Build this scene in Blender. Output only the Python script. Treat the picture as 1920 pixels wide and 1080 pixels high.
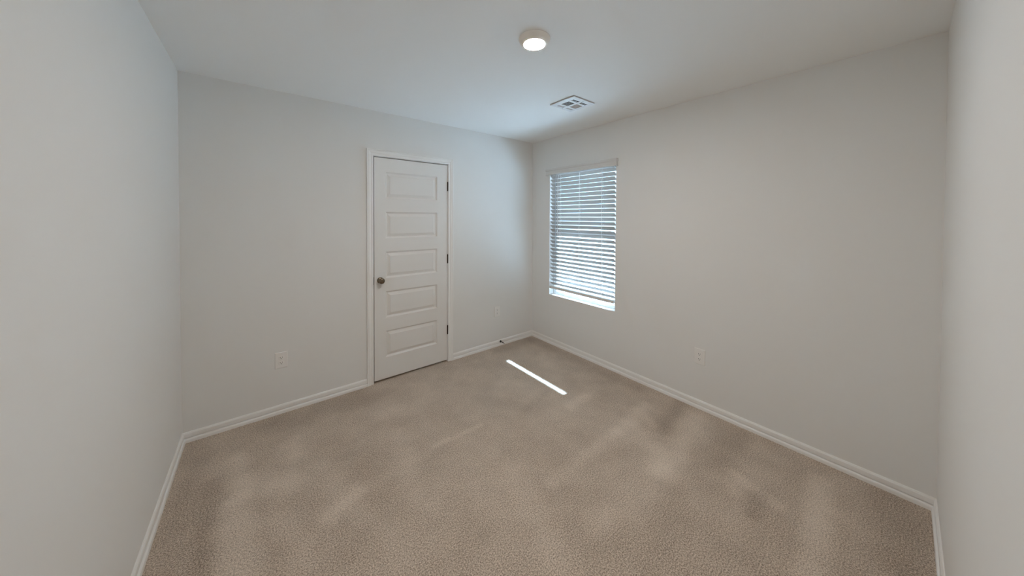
import bpy, bmesh, math, random
from mathutils import Vector, Matrix

scene = bpy.context.scene
for o in list(bpy.data.objects):
    bpy.data.objects.remove(o, do_unlink=True)
col = scene.collection
R = math.radians

# ------------------------------------------------------------------ camera
# room: back corner at the origin, door wall on y = 0, window wall on x = 0,
# the room lies in x < 0, y < 0; z = 0 is the carpet
W, D, H = 3.121, 3.089, 2.449
F_PX = 590.4
cd = bpy.data.cameras.new('camera')
cd.sensor_fit = 'HORIZONTAL'
cd.sensor_width = 36.0
cd.lens = F_PX / 1920 * 36.0
cd.shift_y = -122.26 / 1920          # the photo is the lower part of a wider picture
cd.clip_start = 0.02
cam = bpy.data.objects.new('camera', cd)
col.objects.link(cam)
yaw, pitch, roll = 0.6744, -0.0158, 0.0041
fw = Vector((math.sin(yaw)*math.cos(pitch), math.cos(yaw)*math.cos(pitch), math.sin(pitch)))
r_ = Vector((math.cos(yaw), -math.sin(yaw), 0)); u_ = r_.cross(fw)
r2 = r_*math.cos(roll) + u_*math.sin(roll); u2 = -r_*math.sin(roll) + u_*math.cos(roll)
m = Matrix((r2, u2, -fw)).transposed().to_4x4()
m.translation = (-2.7071, -2.9683, 1.501)
cam.matrix_world = m
scene.camera = cam

# ------------------------------------------------------------------ world, sun, exposure
scene.view_settings.view_transform = 'Standard'
scene.view_settings.look = 'None'
scene.view_settings.gamma = 1.0
scene.view_settings.use_curve_mapping = False
scene.view_settings.exposure = 0.07
scene.cycles.max_bounces = 16
scene.cycles.diffuse_bounces = 10
scene.cycles.transparent_max_bounces = 12

SUN_EL = R(41.5)
SKY_STRENGTH = 2.1
SUN_STRENGTH = 54.0
LAMP_STRENGTH = 430.0

world = bpy.data.worlds.new('world'); scene.world = world
world.use_nodes = True
wn = world.node_tree; wn.nodes.clear()
wo = wn.nodes.new('ShaderNodeOutputWorld'); wb = wn.nodes.new('ShaderNodeBackground')
wb.inputs['Color'].default_value = (0.50, 0.75, 1.0, 1)
# clear sky, brighter around the sun
wt = wn.nodes.new('ShaderNodeTexCoord'); wd = wn.nodes.new('ShaderNodeVectorMath'); wd.operation = 'DOT_PRODUCT'
wd.inputs[1].default_value = (math.cos(SUN_EL), 0.02, math.sin(SUN_EL))
wx = wn.nodes.new('ShaderNodeMath'); wx.operation = 'MAXIMUM'; wx.inputs[1].default_value = 0.0
wp = wn.nodes.new('ShaderNodeMath'); wp.operation = 'POWER'; wp.inputs[1].default_value = 6.0
ws = wn.nodes.new('ShaderNodeMath'); ws.operation = 'MULTIPLY_ADD'
ws.inputs[1].default_value = SKY_STRENGTH * 5.0; ws.inputs[2].default_value = SKY_STRENGTH
wn.links.new(wt.outputs['Generated'], wd.inputs[0]); wn.links.new(wd.outputs['Value'], wx.inputs[0])
wn.links.new(wx.outputs[0], wp.inputs[0]); wn.links.new(wp.outputs[0], ws.inputs[0])
wn.links.new(ws.outputs[0], wb.inputs['Strength'])
wn.links.new(wb.outputs[0], wo.inputs[0])

sl = bpy.data.lights.new('sun', 'SUN')
sl.energy = SUN_STRENGTH
sl.angle = R(1.8)
sl.color = (0.52, 0.76, 1.0)
sun = bpy.data.objects.new('sun', sl); col.objects.link(sun)
sun.location = (6, -0.8, 6)
dirv = Vector((-math.cos(SUN_EL), -0.02, -math.sin(SUN_EL)))
sun.rotation_euler = dirv.to_track_quat('-Z', 'Y').to_euler()

# ------------------------------------------------------------------ materials
def new_mat(name):
    mt = bpy.data.materials.new(name); mt.use_nodes = True
    nt = mt.node_tree
    return mt, nt, nt.nodes['Principled BSDF']

def plain(name, colr, rough=0.5, metal=0.0, spec=0.5, bump=0.0, bscale=200.0):
    mt, nt, b = new_mat(name)
    b.inputs['Base Color'].default_value = (*colr, 1)
    b.inputs['Roughness'].default_value = rough
    b.inputs['Metallic'].default_value = metal
    b.inputs['Specular IOR Level'].default_value = spec
    if bump:
        tc = nt.nodes.new('ShaderNodeTexCoord')
        n = nt.nodes.new('ShaderNodeTexNoise'); n.inputs['Scale'].default_value = bscale
        n.inputs['Detail'].default_value = 3
        bp = nt.nodes.new('ShaderNodeBump'); bp.inputs['Strength'].default_value = bump
        bp.inputs['Distance'].default_value = 0.002
        nt.links.new(tc.outputs['Object'], n.inputs['Vector'])
        nt.links.new(n.outputs['Fac'], bp.inputs['Height'])
        nt.links.new(bp.outputs['Normal'], b.inputs['Normal'])
    return mt

M = {}
M['wall'] = plain('wall_paint', (0.80, 0.79, 0.77), 0.85, spec=0.2, bump=0.08, bscale=140)
M['closet'] = plain('closet_shade_grey', (0.30, 0.29, 0.28), 0.9)  # darkened colour puts shade into the gaps around the door
M['ceiling'] = plain('ceiling_paint', (0.89, 0.89, 0.88), 0.9, spec=0.15, bump=0.1, bscale=120)
M['trim'] = plain('trim_paint', (0.87, 0.86, 0.84), 0.38, spec=0.4)
M['door'] = plain('door_paint', (0.79, 0.775, 0.75), 0.42, spec=0.4, bump=0.03, bscale=300)
M['plastic'] = plain('outlet_plastic', (0.84, 0.82, 0.795), 0.35)
M['slot'] = plain('slot_dark', (0.03, 0.028, 0.025), 0.7)
M['screw'] = plain('screw_metal', (0.45, 0.44, 0.42), 0.4, 0.8)
M['bronze'] = plain('dark_bronze', (0.035, 0.022, 0.016), 0.45, 0.6)
M['nickel'] = plain('aged_nickel', (0.21, 0.17, 0.13), 0.18, 1.0)
M['black'] = plain('black_metal', (0.02, 0.019, 0.018), 0.4, 0.5)
M['rubber'] = plain('pale_rubber', (0.55, 0.52, 0.47), 0.7)
M['slat'] = plain('blind_slat_shade_grey', (0.46, 0.43, 0.40), 0.4)  # greyed below white, the shade on the slats is in the colour
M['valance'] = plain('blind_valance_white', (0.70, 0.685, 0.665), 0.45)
M['cord'] = plain('blind_cord_white', (0.82, 0.83, 0.84), 0.8)
M['wand'] = plain('wand_grey_plastic', (0.42, 0.45, 0.48), 0.25)
M['vinyl'] = plain('window_vinyl', (0.8, 0.8, 0.8), 0.4)
M['vent'] = plain('vent_enamel', (0.74, 0.74, 0.74), 0.4)
M['duct'] = plain('duct_dark', (0.03, 0.03, 0.035), 0.8)
M['fixture'] = plain('fixture_white', (0.92, 0.87, 0.80), 0.5)
M['shade_slab'] = plain('shade_slab_grey', (0.4, 0.4, 0.4), 0.8)  # for the unseen slab added to shade the slats
M['dark_strip'] = plain('dark_strip_matte', (0.05, 0.042, 0.035), 0.95, bump=0.4, bscale=30)  # for the added dark strip that cuts sun bounce onto the slats
M['ground'] = plain('pale_bounce_ground', (0.72, 0.72, 0.72), 0.9, bump=0.2, bscale=40)  # made pale to bounce sun up to the ceiling

def glass_mat():
    mt = bpy.data.materials.new('window_glass'); mt.use_nodes = True
    nt = mt.node_tree; nt.nodes.clear()
    o = nt.nodes.new('ShaderNodeOutputMaterial'); mx = nt.nodes.new('ShaderNodeMixShader')
    t = nt.nodes.new('ShaderNodeBsdfTransparent'); g = nt.nodes.new('ShaderNodeBsdfGlossy')
    t.inputs['Color'].default_value = (0.94, 0.96, 0.96, 1); g.inputs['Roughness'].default_value = 0.02
    lw = nt.nodes.new('ShaderNodeLayerWeight'); lw.inputs['Blend'].default_value = 0.5
    pw = nt.nodes.new('ShaderNodeMath'); pw.operation = 'POWER'; pw.inputs[1].default_value = 5.0
    fr = nt.nodes.new('ShaderNodeMath'); fr.operation = 'MULTIPLY_ADD'
    fr.inputs[1].default_value = 0.9; fr.inputs[2].default_value = 0.04
    nt.links.new(lw.outputs['Facing'], pw.inputs[0]); nt.links.new(pw.outputs[0], fr.inputs[0])
    nt.links.new(fr.outputs[0], mx.inputs[0]); nt.links.new(t.outputs[0], mx.inputs[1])
    nt.links.new(g.outputs[0], mx.inputs[2]); nt.links.new(mx.outputs[0], o.inputs[0])
    return mt
M['glass'] = glass_mat()

def emit_mat(name, colr, s):
    mt, nt, b = new_mat(name)
    b.inputs['Base Color'].default_value = (0.9, 0.9, 0.9, 1)
    b.inputs['Emission Color'].default_value = (*colr, 1)
    b.inputs['Emission Strength'].default_value = s
    return mt
M['lens'] = emit_mat('lit_diffuser', (1.0, 0.93, 0.85), LAMP_STRENGTH)

# carpet: speckled tufts, brushed patches left by vacuum and feet
def carpet_mat():
    mt, nt, b = new_mat('carpet')
    N, L = nt.nodes, nt.links
    def math_(op, a, c=None, clamp=False):
        n = N.new('ShaderNodeMath'); n.operation = op; n.use_clamp = clamp
        for i, v in enumerate((a, c)):
            if v is None: continue
            if isinstance(v, (int, float)): n.inputs[i].default_value = v
            else: L.new(v, n.inputs[i])
        return n.outputs[0]
    geo = N.new('ShaderNodeNewGeometry')
    def noise(scale, detail, rough=0.5, vec=None, dist=0.0):
        n = N.new('ShaderNodeTexNoise'); n.inputs['Scale'].default_value = scale
        n.inputs['Detail'].default_value = detail; n.inputs['Roughness'].default_value = rough
        n.inputs['Distortion'].default_value = dist
        L.new(vec or geo.outputs['Position'], n.inputs['Vector'])
        return n
    # wobbled position, so that brushed patches get ragged outlines
    wob = noise(5.0, 4, 0.6)
    sub = N.new('ShaderNodeVectorMath'); sub.operation = 'SUBTRACT'
    L.new(wob.outputs['Color'], sub.inputs[0]); sub.inputs[1].default_value = (0.5, 0.5, 0.5)
    scl = N.new('ShaderNodeVectorMath'); scl.operation = 'SCALE'; scl.inputs['Scale'].default_value = 0.08
    L.new(sub.outputs[0], scl.inputs[0])
    add = N.new('ShaderNodeVectorMath'); add.operation = 'ADD'
    L.new(geo.outputs['Position'], add.inputs[0]); L.new(scl.outputs[0], add.inputs[1])
    sep = N.new('ShaderNodeSeparateXYZ'); L.new(add.outputs[0], sep.inputs[0])
    px, py = sep.outputs[0], sep.outputs[1]
    total = None
    # (x0,y0)-(x1,y1) middle line of a brushed stroke, half width, amount
    strokes = STROKES
    for (x0, y0, x1, y1, w, amt) in strokes:
        dx, dy = x1-x0, y1-y0; l2 = max(dx*dx+dy*dy, 1e-6)
        ax = math_('SUBTRACT', px, x0); ay = math_('SUBTRACT', py, y0)
        t = math_('MULTIPLY', math_('ADD', math_('MULTIPLY', ax, dx), math_('MULTIPLY', ay, dy)), 1/l2, True)
        ex = math_('SUBTRACT', ax, math_('MULTIPLY', t, dx)); ey = math_('SUBTRACT', ay, math_('MULTIPLY', t, dy))
        d2 = math_('ADD', math_('MULTIPLY', ex, ex), math_('MULTIPLY', ey, ey))
        k = math_('SUBTRACT', 1.0, math_('MULTIPLY', d2, 1/(1.69*w*w)), True)
        g = math_('MULTIPLY', math_('MULTIPLY', k, k), amt)
        total = g if total is None else math_('ADD', total, g)
    # broad nap variation
    n1 = noise(1.5, 3, 0.55, dist=0.6); n2 = noise(6.0, 4, 0.6)
    nap = math_('ADD', math_('MULTIPLY', math_('SUBTRACT', n1.outputs['Fac'], 0.5), 0.55),
                math_('MULTIPLY', math_('SUBTRACT', n2.outputs['Fac'], 0.5), 0.75))
    nap = math_('ADD', nap, total)
    # tufts
    vor = N.new('ShaderNodeTexVoronoi'); vor.inputs['Scale'].default_value = 150
    wob2 = noise(90, 2)
    mixv = N.new('ShaderNodeVectorMath'); mixv.operation = 'SCALE'; mixv.inputs['Scale'].default_value = 0.012
    L.new(wob2.outputs['Color'], mixv.inputs[0])
    addv = N.new('ShaderNodeVectorMath'); addv.operation = 'ADD'
    L.new(geo.outputs['Position'], addv.inputs[0]); L.new(mixv.outputs[0], addv.inputs[1])
    L.new(addv.outputs[0], vor.inputs['Vector'])
    n3 = noise(165, 3, 0.65)
    n4 = noise(400, 2, 0.6)
    tuft = math_('ADD', math_('MULTIPLY', math_('SUBTRACT', n3.outputs['Fac'], 0.5), 3.4),
                 math_('MULTIPLY', math_('SUBTRACT', n4.outputs['Fac'], 0.5), 2.0))
    val = math_('ADD', math_('ADD', math_('MULTIPLY', nap, 0.45), math_('MULTIPLY', tuft, 0.76)), 0.5)
    ramp = N.new('ShaderNodeValToRGB')
    e = ramp.color_ramp.elements
    e[0].position = 0.05; e[0].color = (0.20, 0.152, 0.118, 1)
    e[1].position = 0.97; e[1].color = (0.87, 0.745, 0.63, 1)
    k = e.new(0.32); k.color = (0.40, 0.316, 0.247, 1)
    k = e.new(0.60); k.color = (0.63, 0.515, 0.413, 1)
    L.new(val, ramp.inputs[0]); L.new(ramp.outputs[0], b.inputs['Base Color'])
    b.inputs['Roughness'].default_value = 1.0
    b.inputs['Specular IOR Level'].default_value = 0.05
    b.inputs['Sheen Weight'].default_value = 0.25; b.inputs['Sheen Roughness'].default_value = 0.5
    h = math_('SUBTRACT', math_('MULTIPLY', tuft, 0.35), math_('MULTIPLY', vor.outputs['Distance'], 0.8))
    bp = N.new('ShaderNodeBump'); bp.inputs['Strength'].default_value = 0.55; bp.inputs['Distance'].default_value = 0.006
    L.new(h, bp.inputs['Height']); L.new(bp.outputs[0], b.inputs['Normal'])
    return mt

STROKES = [
    (-2.82, -0.40, -2.80, -0.75, 0.07, 0.32),
    (-2.82, -0.80, -2.78, -1.40, 0.09, 0.34),
    (-2.93, -0.55, -2.90, -1.45, 0.06, -0.30),
    (-2.76, -0.66, -2.58, -0.84, 0.10, 0.34),
    (-2.56, -0.45, -2.55, -0.56, 0.09, 0.30),
    (-2.45, -1.19, -2.31, -1.11, 0.06, 0.36),
    (-2.65, -0.95, -2.55, -1.40, 0.06, 0.16),
    (-2.40, -1.00, -2.25, -1.45, 0.06, 0.14),
    (-0.15, -2.02, -0.84, -2.08, 0.10, 0.42),
    (-0.84, -2.08, -1.40, -2.06, 0.11, 0.26),
    (-0.30, -1.68, -0.75, -1.73, 0.07, 0.30),
    (-0.75, -1.72, -1.42, -1.74, 0.06, 0.28),
    (-0.61, -1.77, -0.70, -1.96, 0.10, 0.20),
    (-0.40, -1.70, -0.55, -1.92, 0.06, 0.22),
    (-0.21, -2.68, -0.95, -2.76, 0.07, 0.40),
    (-0.55, -2.38, -0.60, -2.56, 0.05, 0.36),
    (-0.62, -2.38, -0.70, -2.40, 0.05, 0.24),
    (-1.99, -0.53, -1.72, -0.55, 0.11, 0.26),
    (-1.82, -1.06, -1.48, -1.07, 0.03, 0.26),
    (-1.95, -0.80, -2.05, -1.30, 0.08, 0.14),
    (-0.38, -1.28, -0.78, -1.33, 0.06, 0.20),
    (-0.30, -0.55, -0.45, -0.75, 0.10, 0.18),
    (-0.60, -1.30, -1.10, -1.28, 0.12, 0.16),
    (-1.20, -0.30, -0.85, -0.95, 0.12, 0.14),
    (-1.55, -1.55, -1.75, -2.15, 0.10, 0.16),
    (-0.05, -1.85, -0.50, -1.90, 0.07, -0.30),
    (-0.10, -2.25, -0.55, -2.25, 0.10, -0.24),
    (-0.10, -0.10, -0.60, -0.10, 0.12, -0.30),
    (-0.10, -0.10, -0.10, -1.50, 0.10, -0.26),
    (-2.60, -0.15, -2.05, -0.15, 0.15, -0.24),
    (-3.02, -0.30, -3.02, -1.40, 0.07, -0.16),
    (-1.30, -0.80, -1.00, -1.20, 0.08, -0.14),
    (-0.80, -1.05, -1.10, -1.15, 0.06, -0.18),
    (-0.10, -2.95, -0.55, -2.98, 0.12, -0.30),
    (-2.30, -0.70, -2.20, -0.95, 0.12, -0.16),
    (-0.60, -2.48, -0.75, -2.50, 0.05, -0.34),
]
M['carpet'] = carpet_mat()

# ------------------------------------------------------------------ helpers
class MB:
    def __init__(self): self.bm = bmesh.new()
    def box(self, x0, y0, z0, x1, y1, z1, bev=0.0, seg=2):
        b = bmesh.new()
        bmesh.ops.create_cube(b, size=1.0)
        for v in b.verts:
            v.co = Vector(((x0+x1)/2 + v.co.x*(x1-x0), (y0+y1)/2 + v.co.y*(y1-y0), (z0+z1)/2 + v.co.z*(z1-z0)))
        if bev: bmesh.ops.bevel(b, geom=list(b.edges), offset=bev, segments=seg, affect='EDGES', profile=0.5)
        return self.merge(b)
    def merge(self, b, mat=None):
        if mat is not None: bmesh.ops.transform(b, matrix=mat, verts=b.verts)
        me = bpy.data.meshes.new('tmp'); b.to_mesh(me); b.free()
        self.bm.from_mesh(me); bpy.data.meshes.remove(me)
        return self
    def lathe(self, prof, axis_mat, n=32):
        """prof: (radius, height) list along local z"""
        b = bmesh.new(); rings = []
        for (rad, h) in prof:
            if rad < 1e-6: rings.append([b.verts.new((0, 0, h))])
            else: rings.append([b.verts.new((rad*math.cos(2*math.pi*i/n), rad*math.sin(2*math.pi*i/n), h)) for i in range(n)])
        for a, c in zip(rings, rings[1:]):
            for i in range(n):
                j = (i+1) % n
                q = [a[i % len(a)], a[j % len(a)], c[j % len(c)], c[i % len(c)]]
                u = []
                for v in q:
                    if v not in u: u.append(v)
                if len(u) > 2: b.faces.new(u)
        bmesh.ops.recalc_face_normals(b, faces=b.faces)
        return self.merge(b, axis_mat)
    def tube(self, pts, rad, n=10):
        b = bmesh.new(); rings = []
        pts = [Vector(p) for p in pts]
        for k, p in enumerate(pts):
            t = (pts[min(k+1, len(pts)-1)] - pts[max(k-1, 0)]).normalized()
            up = Vector((0, 0, 1)) if abs(t.z) < 0.9 else Vector((1, 0, 0))
            s = t.cross(up).normalized(); w = s.cross(t)
            rings.append([b.verts.new(p + rad*(math.cos(2*math.pi*i/n)*s + math.sin(2*math.pi*i/n)*w)) for i in range(n)])
        for a, c in zip(rings, rings[1:]):
            for i in range(n): b.faces.new([a[i], a[(i+1) % n], c[(i+1) % n], c[i]])
        b.faces.new(rings[0]); b.faces.new(rings[-1])
        bmesh.ops.recalc_face_normals(b, faces=b.faces)
        return self.merge(b)
    def sweep(self, prof, path, closed_prof=True):
        """prof: list of 2D points; path: list of functions mapping (a, b) -> 3D point (mitred stations)"""
        b = bmesh.new()
        st = [[b.verts.new(f(a, c)) for (a, c) in prof] for f in path]
        n = len(prof)
        for s, t in zip(st, st[1:]):
            for i in range(n if closed_prof else n-1):
                j = (i+1) % n
                b.faces.new([s[i], s[j], t[j], t[i]])
        if closed_prof:
            b.faces.new(st[0]); b.faces.new(st[-1])
        bmesh.ops.recalc_face_normals(b, faces=b.faces)
        return self.merge(b)
    def build(self, name, mat, parent=None, smooth=False, loc=None):
        me = bpy.data.meshes.new(name)
        if loc is not None:
            bmesh.ops.translate(self.bm, vec=-Vector(loc), verts=self.bm.verts)
        self.bm.to_mesh(me); self.bm.free()
        for mt in (mat if isinstance(mat, (list, tuple)) else [mat]): me.materials.append(mt)
        o = bpy.data.objects.new(name, me); col.objects.link(o)
        if loc is not None: o.location = loc
        if parent is not None: o.parent = parent
        if smooth:
            for p in me.polygons: p.use_smooth = True
            try: me.set_sharp_from_angle(angle=R(35))
            except Exception: pass
        return o

def empty(name, loc=(0, 0, 0), rz=0.0):
    o = bpy.data.objects.new(name, None); col.objects.link(o)
    o.location = loc; o.rotation_euler.z = rz; o.empty_display_size = 0.1
    return o
def tag(o, label=None, cat=None, group=None, kind=None):
    if label: o['label'] = label
    if cat: o['category'] = cat
    if group: o['group'] = group
    if kind: o['kind'] = kind
    return o
def struct(o, label, cat): return tag(o, label, cat, kind='structure')
def copy_thing(root, loc, rz):
    c = root.copy(); col.objects.link(c); c.location = loc; c.rotation_euler.z = rz
    for ch in list(root.children):
        d = ch.copy(); col.objects.link(d); d.parent = c
        for g in list(ch.children):
            e = g.copy(); col.objects.link(e); e.parent = d
    return c

WT = 0.14            # wall thickness
# ------------------------------------------------------------------ room shell
DX0, DX1, DTOP = -1.918, -1.188, 2.048       # door opening between the jambs
CL = 0.75                                    # closet depth behind the door wall
b = MB(); b.box(-W-WT, -D-WT, -0.12, WT, CL+WT, 0.0)
struct(b.build('floor', M['carpet']), 'beige cut-pile carpet with vacuum marks over the whole room floor', 'floor')
VX, VY, VH = -0.683, -1.227, 0.108            # ceiling vent: centre and half size of its duct
b = MB()
b.box(-W-WT, -D-WT, H, VX-VH, CL+WT, H+0.12); b.box(VX+VH, -D-WT, H, WT, CL+WT, H+0.12)
b.box(VX-VH, -D-WT, H, VX+VH, VY-VH, H+0.12); b.box(VX-VH, VY+VH, H, VX+VH, CL+WT, H+0.12)
struct(b.build('ceiling', M['ceiling']), 'flat white painted ceiling with one round light', 'ceiling')

JT = 0.018
b = MB()
b.box(-W-WT, 0, 0, DX0-JT, WT, H); b.box(DX1+JT, 0, 0, WT, WT, H); b.box(DX0-JT, 0, DTOP+JT, DX1+JT, WT, H)
struct(b.build('wall_back', M['wall']), 'white painted wall with the closed panel door', 'wall')
b = MB(); b.box(-W-WT, -D-WT, 0, -W, 0, H)
struct(b.build('wall_left', M['wall']), 'bare white wall at the left edge of the photo', 'wall')
b = MB(); b.box(-W, -D-WT, 0, WT, -D, H)
struct(b.build('wall_front', M['wall']), 'bare white wall at the right edge of the photo', 'wall')
b = MB()
b.box(-2.6, CL, 0, -0.5, CL+0.1, H); b.box(-2.6, WT, 0, -2.5, CL, H); b.box(-0.6, WT, 0, -0.5, CL, H)
struct(b.build('wall_closet', M['closet']), 'closet wall hidden behind the closed panel door', 'wall')

# window wall with the window opening
WY0, WY1, WZ0, WZ1 = -0.304, -1.201, 0.588, 2.030
b = MB()
b.box(0, WY0, 0, WT, 0, H); b.box(0, -D, 0, WT, WY1, H)
b.box(0, WY1, 0, WT, WY0, WZ0); b.box(0, WY1, WZ1, WT, WY0, H)
struct(b.build('wall_right', M['wall']), 'white painted wall with the blind-covered window', 'wall')

# outside: unseen, added to shade the blind and bounce daylight in
b = MB(); b.box(WT, -30, -0.4, 1.20, 30, -0.35)
struct(b.build('dark_ground_strip', M['dark_strip']), 'unseen dark ground strip added to keep bounced sun off the slats', 'ground')
b = MB(); b.box(1.20, -30, -0.4, 40, 30, -0.35)
struct(b.build('ground', M['ground']), 'unseen ground outside, made pale to bounce sun through the blind', 'ground')

b = MB(); b.box(WT, -12, 2.25, 1.84, 10, 2.33)  # added out of view, keeps direct sun off the slats
struct(b.build('sun_shade_slab', M['shade_slab']), 'unseen slab added outside to shade the blind slats from the sun', 'sunshade')

# baseboards
BP = [(0, 0), (0.0175, 0), (0.0175, 0.015), (0.0160, 0.0215), (0.0110, 0.0255), (0.0020, 0.0265), (0.0020, 0.0310), (0.0098, 0.0320), (0.0098, 0.036),
      (0.0098, 0.055), (0.0085, 0.059), (0.0070, 0.0605), (0.0062, 0.064), (0.004, 0.066), (0, 0.066)]
CX0, CX1 = -1.976, -1.129                    # outer edges of the door casing
def board(name, path, label):
    b = MB(); b.sweep(BP, path)
    return struct(b.build(name, M['trim']), label, 'baseboard')
board('baseboard_back_left', [lambda d, z: Vector((-W+d, -d, z)), lambda d, z: Vector((CX0, -d, z))],
      'white baseboard on the door wall, left of the door')
board('baseboard_back_right', [lambda d, z: Vector((CX1, -d, z)), lambda d, z: Vector((-d, -d, z))],
      'short white baseboard between the door and the far corner')
board('baseboard_right', [lambda d, z: Vector((-d, -d, z)), lambda d, z: Vector((-d, -D+d, z))],
      'long white baseboard under the window')
board('baseboard_left', [lambda d, z: Vector((-W+d, -d, z)), lambda d, z: Vector((-W+d, -D+d, z))],
      'white baseboard along the bare wall at the left edge of the photo')
board('baseboard_front', [lambda d, z: Vector((-d, -D+d, z)), lambda d, z: Vector((-W+d, -D+d, z))],
      'white baseboard along the bare wall at the right edge of the photo')

# ------------------------------------------------------------------ door
# casing: profile (a = distance out from the inner edge, d = height off the wall)
CI0, CI1, CIT = DX0-0.003, DX1+0.003, DTOP+0.003
cw = CI0 - CX0
CP = [(0, 0), (0, 0.008), (0.004, 0.0105), (0.012, 0.0105), (0.016, 0.0085), (0.020, 0.0085), (0.026, 0.012),
      (0.036, 0.0150), (0.041, 0.0155), (0.043, 0.0135), (0.046, 0.0165), (cw-0.004, 0.0175), (cw, 0.0145), (cw, 0)]
b = MB()
b.sweep(CP, [lambda a, d: Vector((CI0-a, -d, 0)), lambda a, d: Vector((CI0-a, -d, CIT+a)),
             lambda a, d: Vector((CI1+a, -d, CIT+a)), lambda a, d: Vector((CI1+a, -d, 0))])
struct(b.build('trim_1', M['trim']), 'white moulded casing around the panel door', 'door trim')
b = MB()
b.box(DX0-JT, 0.0, 0, DX0, WT, DTOP); b.box(DX1, 0.0, 0, DX1+JT, WT, DTOP); b.box(DX0-JT, 0.0, DTOP, DX1+JT, WT, DTOP+JT)
jamb = struct(b.build('trim_2', M['trim']), 'white door jamb inside the casing of the panel door', 'door trim')
b = MB(); b.box(DX0-0.0035, -0.0022, 0.895, DX0+0.0012, 0.02, 0.965, 0.0005)
b.build('strike_plate', M['bronze'], jamb)['label'] = 'dark bronze strike plate'

SX0, SX1, SZ0, SZ1, ST = -1.9120, -1.1925, 0.019, 2.0395, 0.035
door = empty('door_1', (SX1, 0.0, 0.0))
struct(door, 'closed white five-panel door with a ball knob', 'door')
def door_slab():
    bm = bmesh.new()
    PX0, PX1 = -1.814, -1.304
    tops = [1.916-0.3645*k for k in range(5)]; ph = 0.245
    zs = [SZ0]
    for t in reversed(tops): zs += [t-ph, t]
    zs.append(SZ1)
    xs = [SX0, PX0, PX1, SX1]
    cache = {}
    def V(x, y, z):
        k = (round(x, 5), round(y, 5), round(z, 5))
        if k not in cache: cache[k] = bm.verts.new((x, y, z))
        return cache[k]
    rings = [(0, 0), (0.0025, 0.001), (0.009, 0.0085), (0.013, 0.0125), (0.017, 0.0135), (0.021, 0.0125), (0.041, 0.0040), (0.0425, 0.0020)]
    for i in range(3):
        for j in range(len(zs)-1):
            x0, x1, z0, z1 = xs[i], xs[i+1], zs[j], zs[j+1]
            if i == 1 and j % 2 == 1:
                for (o0, d0), (o1, d1) in zip(rings, rings[1:]):
                    A = [(x0+o0, z0+o0), (x1-o0, z0+o0), (x1-o0, z1-o0), (x0+o0, z1-o0)]
                    B = [(x0+o1, z0+o1), (x1-o1, z0+o1), (x1-o1, z1-o1), (x0+o1, z1-o1)]
                    for k in range(4):
                        l = (k+1) % 4
                        bm.faces.new([V(A[k][0], d0, A[k][1]), V(A[l][0], d0, A[l][1]), V(B[l][0], d1, B[l][1]), V(B[k][0], d1, B[k][1])])
                o, d = rings[-1]
                bm.faces.new([V(x0+o, d, z0+o), V(x1-o, d, z0+o), V(x1-o, d, z1-o), V(x0+o, d, z1-o)])
            else:
                bm.faces.new([V(x0, 0, z0), V(x1, 0, z0), V(x1, 0, z1), V(x0, 0, z1)])
    # sides and back
    for j in range(len(zs)-1):
        bm.faces.new([V(SX0, 0, zs[j]), V(SX0, 0, zs[j+1]), V(SX0, ST, zs[j+1]), V(SX0, ST, zs[j])])
        bm.faces.new([V(SX1, 0, zs[j]), V(SX1, 0, zs[j+1]), V(SX1, ST, zs[j+1]), V(SX1, ST, zs[j])])
        for i in range(3):
            bm.faces.new([V(xs[i], ST, zs[j]), V(xs[i+1], ST, zs[j]), V(xs[i+1], ST, zs[j+1]), V(xs[i], ST, zs[j+1])])
    for i in range(3):
        for z in (SZ0, SZ1):
            bm.faces.new([V(xs[i], 0, z), V(xs[i+1], 0, z), V(xs[i+1], ST, z), V(xs[i], ST, z)])
    bmesh.ops.recalc_face_normals(bm, faces=bm.faces)
    return bm
b = MB(); b.merge(door_slab())
b.build('door_leaf', M['door'], door, loc=(SX1, 0, 0)).location = (0, 0, 0)
to_wall = Matrix.Rotation(R(90), 4, 'X')     # local +z -> world -y
def at(x, y, z, rot=to_wall): return Matrix.Translation((x, y, z)) @ rot
KX, KZ = -1.862, 0.930
b = MB()
b.lathe([(0, 0), (0.0275, 0), (0.028, 0.003), (0.0255, 0.007), (0.018, 0.010), (0.0125, 0.013), (0.0115, 0.020), (0.0125, 0.027),
         (0.018, 0.033), (0.0235, 0.038), (0.0265, 0.045), (0.0268, 0.051), (0.0250, 0.058), (0.0205, 0.0635), (0.013, 0.0665), (0, 0.067)],
        at(KX, 0, KZ), 40)
k = b.build('door_knob', M['nickel'], door, smooth=True, loc=(SX1, 0, 0)); k.location = (0, 0, 0)
k['label'] = 'round aged nickel knob'
for z in (1.822, 1.074, 0.334):
    b = MB()
    hx = -1.1905
    for i in range(5):
        z0 = z-0.044+i*0.0176
        b.lathe([(0, 0), (0.0058, 0), (0.0062, 0.001), (0.0062, 0.0162), (0.0058, 0.0172), (0, 0.0172)], Matrix.Translation((hx, -0.0052, z0)), 16)
    b.lathe([(0, 0), (0.0045, 0), (0.0035, 0.004), (0, 0.005)], Matrix.Translation((hx, -0.0052, z+0.044)), 12)
    b.lathe([(0, -0.005), (0.0035, -0.004), (0.0045, 0), (0, 0)], Matrix.Translation((hx, -0.0052, z-0.044)), 12)
    b.box(hx-0.0045, -0.0012, z-0.044, hx+0.0045, 0.012, z+0.044)
    h = b.build('hinge', M['bronze'], door, smooth=True, loc=(SX1, 0, 0)); h.location = (0, 0, 0)
    h['label'] = 'dark bronze butt hinge'

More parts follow.
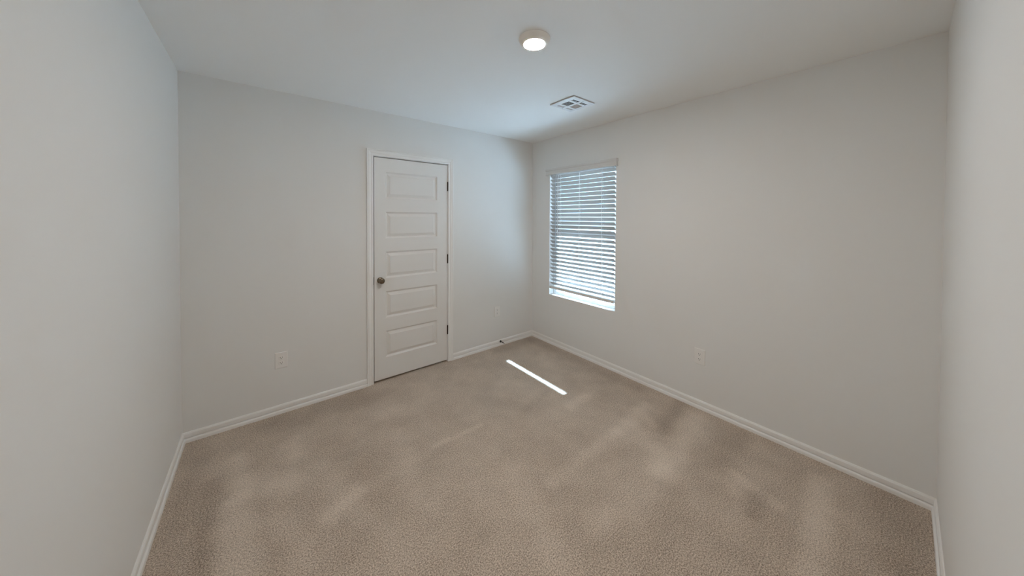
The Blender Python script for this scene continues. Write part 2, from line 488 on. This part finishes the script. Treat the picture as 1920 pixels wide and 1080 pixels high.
# ------------------------------------------------------------------ window
win = empty('window_1', (0.08, (WY0+WY1)/2, WZ0))
struct(win, 'white vinyl single-hung window behind the horizontal blind', 'window')
def wpart(b, name, mat, parent=win):
    o = b.build(name, mat, None); o.parent = parent
    o.matrix_parent_inverse = Matrix.Translation(-win.location) if parent is win else Matrix()
    return o
# frame
fx0, fx1 = 0.066, 0.124
b = MB(); fwid = 0.024
b.box(fx0, WY1, WZ0, fx1, WY1+fwid, WZ1); b.box(fx0, WY0-fwid, WZ0, fx1, WY0, WZ1)
b.box(fx0, WY1+fwid, WZ0, fx1, WY0-fwid, WZ0+0.014); b.box(fx0, WY1+fwid, WZ1-fwid, fx1, WY0-fwid, WZ1)
wpart(b, 'window_frame', M['vinyl'])
MR = 1.318
def sash(z0, z1, x0, x1):
    b = MB(); s = 0.026; y0, y1 = WY1+fwid, WY0-fwid
    b.box(x0, y0, z0, x1, y0+s, z1); b.box(x0, y1-s, z0, x1, y1, z1)
    b.box(x0, y0+s, z0, x1, y1-s, z0+0.018); b.box(x0, y0+s, z1-s, x1, y1-s, z1)
    o = wpart(b, 'sash', M['vinyl'])
    g = MB(); g.box((x0+x1)/2-0.002, y0+s, z0+0.018, (x0+x1)/2+0.002, y1-s, z1-s)
    p = g.build('pane', M['glass'], o)
sash(WZ0+0.014, MR+0.016, 0.072, 0.094)
sash(MR-0.016, WZ1-fwid, 0.096, 0.118)

# ------------------------------------------------------------------ blind
SY0, SY1 = WY0-0.005, WY1+0.019
blind = empty('window_blind', (0.032, (SY0+SY1)/2, WZ0))
tag(blind, 'white two-inch horizontal blind with tilted slats hanging in the window', 'window blind')
def bpart(b, name, mat, parent=blind, label=None, smooth=False):
    o = b.build(name, mat, None, smooth=smooth); o.parent = parent
    o.matrix_parent_inverse = Matrix.Translation(-blind.location)
    if label: o['label'] = label
    return o
SXC = 0.0235; TILT = R(43.5); SD = 0.050; PITCH = 0.0452
b = MB()
slat_z = [0.7205 + PITCH*i for i in range(29)]
for z in slat_z:
    # gently crowned slat: (u along depth, w thickness)
    us = [-1, -0.6, 0, 0.6, 1]
    top = [(u*SD/2, 0.0016 + 0.0016*(1-u*u)) for u in us]; bot = [(u*SD/2, -0.0016 + 0.0016*(1-u*u)) for u in us]
    prof = top + bot[::-1]
    ca, sa = math.cos(TILT), math.sin(TILT)
    def f(y):
        # room-side edge (u < 0) is the higher one
        return lambda u, w, y=y, z=z: Vector((SXC + u*ca + w*sa, y, z - u*sa + w*ca))
    b.sweep(prof, [f(SY0), f(SY1)])
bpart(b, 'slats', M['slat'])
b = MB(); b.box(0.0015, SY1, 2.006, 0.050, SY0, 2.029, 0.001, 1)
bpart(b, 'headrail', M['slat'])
b = MB(); b.box(0.001, SY1, 0.659, 0.050, SY0, 0.687, 0.002)
bpart(b, 'bottom_rail', M['valance'])
# valance: board with a stepped moulding and a return at each end
VZ0, VZ1 = 2.008, 2.082; VP = [(0, VZ0), (0.006, VZ0), (0.0085, VZ0+0.004), (0.0085, VZ0+0.012), (0.006, VZ0+0.016), (0.006, VZ0+0.044),
                               (0.010, VZ0+0.050), (0.0115, VZ0+0.056), (0.0115, VZ1-0.002), (0.010, VZ1), (0, VZ1)]
vy0, vy1, vx = -0.276, -1.216, -0.026
b = MB()
b.sweep(VP, [lambda d, z: Vector((-0.0005, vy0+d, z)), lambda d, z: Vector((vx-d, vy0+d, z)),
             lambda d, z: Vector((vx-d, vy1-d, z)), lambda d, z: Vector((-0.0005, vy1-d, z))])
bpart(b, 'valance', M['valance'])
for y in (-0.467, -0.747, -1.038):
    b = MB()
    fx, bx = SXC-SD/2*math.cos(TILT)-0.003, SXC+SD/2*math.cos(TILT)+0.003
    for x in (fx, bx):
        b.box(x-0.0009, y-0.002, 0.665, x+0.0009, y+0.002, 1.99)
    for z in slat_z:
        n = 0.0035
        b.tube([(fx, y, z+SD/2*math.sin(TILT)-n), (bx, y, z-SD/2*math.sin(TILT)-n)], 0.0007, 5)
    b.lathe([(0, 0), (0.006, 0), (0.006, 0.004), (0, 0.004)], Matrix.Translation((0.0255, y, 0.6555)), 12)
    bpart(b, 'ladder_cord', M['cord'])
b = MB()
b.tube([(-0.002, -0.405, 2.005), (-0.006, -0.405, 1.97), (-0.010, -0.406, 1.90)], 0.0018, 8)
b.tube([(-0.010, -0.406, 1.90), (-0.012, -0.409, 1.14)], 0.0038, 6)
b.tube([(-0.012, -0.409, 1.14), (-0.012, -0.409, 1.125)], 0.0050, 8)
bpart(b, 'tilt_wand', M['wand'], label='grey tilt wand')
for i, dy in enumerate((0.016, 0.023)):
    b = MB()
    b.tube([(0.002, -0.420-dy, 2.0), (-0.004, -0.420-dy, 1.95), (-0.005, -0.421-dy, 1.36-0.03*i)], 0.0011, 6)
    b.lathe([(0, 0), (0.006, 0.002), (0.0045, 0.022), (0.002, 0.028), (0, 0.028)], Matrix.Translation((-0.005, -0.421-dy, 1.335-0.03*i)), 12)
    bpart(b, 'lift_cord', M['cord'])

# ------------------------------------------------------------------ outlets
def make_outlet():
    """built facing -y around the plate centre"""
    r = empty('electrical_outlet')
    b = MB()
    pw, ph = 0.039, 0.061
    rings = [(0, 0.0), (0, 0.0035), (0.0015, 0.0055), (0.004, 0.0065)]
    bm = bmesh.new(); prev = None
    for (o, d) in rings:
        c = [bm.verts.new((sx*(pw-o), -d, sz*(ph-o))) for sx, sz in ((-1, -1), (1, -1), (1, 1), (-1, 1))]
        if prev:
            for i in range(4): bm.faces.new([prev[i], prev[(i+1) % 4], c[(i+1) % 4], c[i]])
        else: bm.faces.new(c)
        prev = c
    bm.faces.new(prev); bmesh.ops.recalc_face_normals(bm, faces=bm.faces)
    b.merge(bm)
    b.build('cover_plate', M['plastic'], r)
    for zc in (0.0195, -0.0195):
        b = MB(); n = 28
        pr = []
        for i in range(n):
            a = 2*math.pi*i/n
            x = 0.0172*math.cos(a); z = max(-0.0125, min(0.0125, 0.0172*math.sin(a)))
            pr.append((x, z))
        b.sweep(pr, [lambda x, z: Vector((x, -0.0060, zc+z)), lambda x, z: Vector((x, -0.0085, zc+z)), lambda x, z: Vector((x*0.95, -0.0090, zc+z*0.95))])
        f = b.build('receptacle', M['plastic'], r)
        s = MB()
        s.box(-0.0075, -0.0092, zc-0.001, -0.0052, -0.0080, zc+0.0075); s.box(0.0052, -0.0092, zc+0.0003, 0.0075, -0.0080, zc+0.0068)
        s.lathe([(0, 0), (0.0028, 0), (0.0028, 0.0012), (0, 0.0012)], at(0, -0.0080, zc-0.0065), 14)
        s.build('slots', M['slot'], f)
    b = MB(); b.lathe([(0, 0), (0.0036, 0), (0.0034, 0.0012), (0.002, 0.0018), (0, 0.0019)], at(0, -0.0064, 0), 16)
    b.build('screw', M['plastic'], r)
    return r
o1 = make_outlet(); o1.location = (-2.589, 0.0, 0.4065)
tag(o1, 'white duplex wall outlet left of the panel door', 'outlet')
o2 = copy_thing(o1, (-0.553, 0.0, 0.4075), 0.0)
tag(o2, 'white duplex wall outlet between the door and the far corner', 'outlet')
o3 = copy_thing(o1, (0.0, -1.967, 0.411), R(-90))
tag(o3, 'white duplex wall outlet on the window wall, right of the window', 'outlet')
for o in (o1, o2, o3): o['group'] = 'wall outlets'

# ------------------------------------------------------------------ door stop on the baseboard
ds = empty('door_stop', (-0.508, -0.010, 0.047))
tag(ds, 'small black door stop screwed to the baseboard near the far corner', 'door stop')
b = MB(); b.lathe([(0, -0.001), (0.0125, -0.001), (0.0125, 0.003), (0.009, 0.007), (0.006, 0.010), (0, 0.010)], to_wall, 20)
b.build('base', M['black'], ds, smooth=True)
b = MB()
prof = [(0, 0.009)]
for i in range(22):
    prof += [(0.0042, 0.010+i*0.0026), (0.0050, 0.0113+i*0.0026)]
prof.append((0, 0.0672))
b.lathe(prof, to_wall, 14); b.build('spring', M['black'], ds, smooth=True)
b = MB(); b.lathe([(0, 0.066), (0.0058, 0.066), (0.0064, 0.070), (0.0064, 0.078), (0.0050, 0.082), (0, 0.083)], to_wall, 16)
b.build('tip', M['rubber'], ds, smooth=True)['label'] = 'pale rubber tip'

# ------------------------------------------------------------------ ceiling light
LX, LY = -1.566, -1.725
cl = empty('ceiling_light', (LX, LY, H))
tag(cl, 'round white flush ceiling light, switched on', 'ceiling light')
b = MB()
b.lathe([(0, 0), (0.083, 0), (0.0835, -0.004), (0.081, -0.009), (0.074, -0.022), (0.067, -0.0275), (0.062, -0.0295), (0.0570, -0.0298), (0.0560, -0.0290), (0.0560, -0.024), (0, -0.024)], Matrix(), 64)
b.build('trim_ring', M['fixture'], cl, smooth=True)
b = MB()
b.lathe([(0.0558, -0.0245), (0.0558, -0.0300), (0.050, -0.0320), (0.032, -0.0335), (0, -0.0340)], Matrix(), 64)
b.build('diffuser', M['lens'], cl, smooth=True)['label'] = 'glowing white diffuser'

# ------------------------------------------------------------------ ceiling vent
vent = empty('ceiling_vent', (VX, VY, H))
tag(vent, 'square white air vent in the ceiling near the window', 'ceiling vent')
hw = 0.126
xs = [-hw, -0.080, -0.006, 0.018, 0.094, hw]
ys = [-hw, -0.088, -0.055, -0.031, 0.047, 0.068, 0.094, hw]
# cells (in x index, y index): openings of the grille
cx = [(-0.080, -0.005), (0.020, 0.095)]
cy = [(-0.087, -0.054), (-0.032, 0.047), (0.068, 0.093)]
def in_cell(x, y): return any(a < x < c for a, c in cx) and any(a < y < c for a, c in cy)
gx = sorted({-hw, hw, *[v for c in cx for v in c]}); gy = sorted({-hw, hw, *[v for c in cy for v in c]})
b = MB()
z0, z1 = -0.0095, -0.0070
for i in range(len(gx)-1):
    for j in range(len(gy)-1):
        if not in_cell((gx[i]+gx[i+1])/2, (gy[j]+gy[j+1])/2):
            b.box(gx[i], gy[j], z0, gx[i+1], gy[j+1], z1)
# turned-up rim
rim = [(0, -0.0050), (0.0015, -0.0078), (0.0040, -0.0095), (0.0040, -0.0070), (0.003, -0.0045)]
b.sweep([(o, z) for o, z in rim], [(lambda sx, sy: (lambda o, z: Vector((sx*(hw+0.004-o), sy*(hw+0.004-o), z))))(sx, sy)
                                   for sx, sy in ((-1, -1), (1, -1), (1, 1), (-1, 1), (-1, -1))])
bmesh.ops.remove_doubles(b.bm, verts=b.bm.verts, dist=1e-5)
b.build('grille_frame', M['vent'], vent)
b = MB()
v = VH-0.001; t = 0.003
b.box(-v, -v, 0.095, v, v, 0.098)
b.box(-v, -v, -0.0068, -v+t, v, 0.095); b.box(v-t, -v, -0.0068, v, v, 0.095)
b.box(-v+t, -v, -0.0068, v-t, -v+t, 0.095); b.box(-v+t, v-t, -0.0068, v-t, v, 0.095)
b.build('duct_box', M['duct'], vent)['label'] = 'dark duct behind the louvres'
def louvre_bank(x0, x1, y0, y1, axis, sgn):
    """blades across one opening; sgn: side towards which their lower edge points"""
    b = MB(); a0, a1 = (x0, x1) if axis == 'x' else (y0, y1)
    n = max(2, round((a1-a0)/(0.0150 if sgn < 0 else 0.0105))); p = (a1-a0)/n
    for i in range(n):
        c = a0 + p*(i+0.5)
        k = 0.34 if sgn < 0 else 1.0
        prof = [(c+sgn*0.0056, -0.0085), (c+sgn*0.0063, -0.0080), (c-sgn*0.0056, -0.0080+0.0112*k), (c-sgn*0.0061, -0.0086+0.0112*k)]
        if axis == 'x':
            b.sweep(prof, [lambda u, w: Vector((u, y0-0.002, w)), lambda u, w: Vector((u, y1+0.002, w))])
        else:
            b.sweep(prof, [lambda u, w: Vector((x0-0.002, u, w)), lambda u, w: Vector((x1+0.002, u, w))])
    return b.build('louvre_bank', M['vent'], vent)
louvre_bank(*cx[0], *cy[1], 'x', -1); louvre_bank(*cx[1], *cy[1], 'x', 1)
for c in cx:
    louvre_bank(*c, *cy[0], 'y', -1); louvre_bank(*c, *cy[2], 'y', 1)
for y in (-0.105, 0.116):
    b = MB(); b.lathe([(0, -0.0090), (0.0045, -0.0090), (0.0042, -0.0108), (0.002, -0.0115), (0, -0.0115)], Matrix.Translation((0.010, y, 0)), 14)
    b.build('screw', M['screw'], vent)
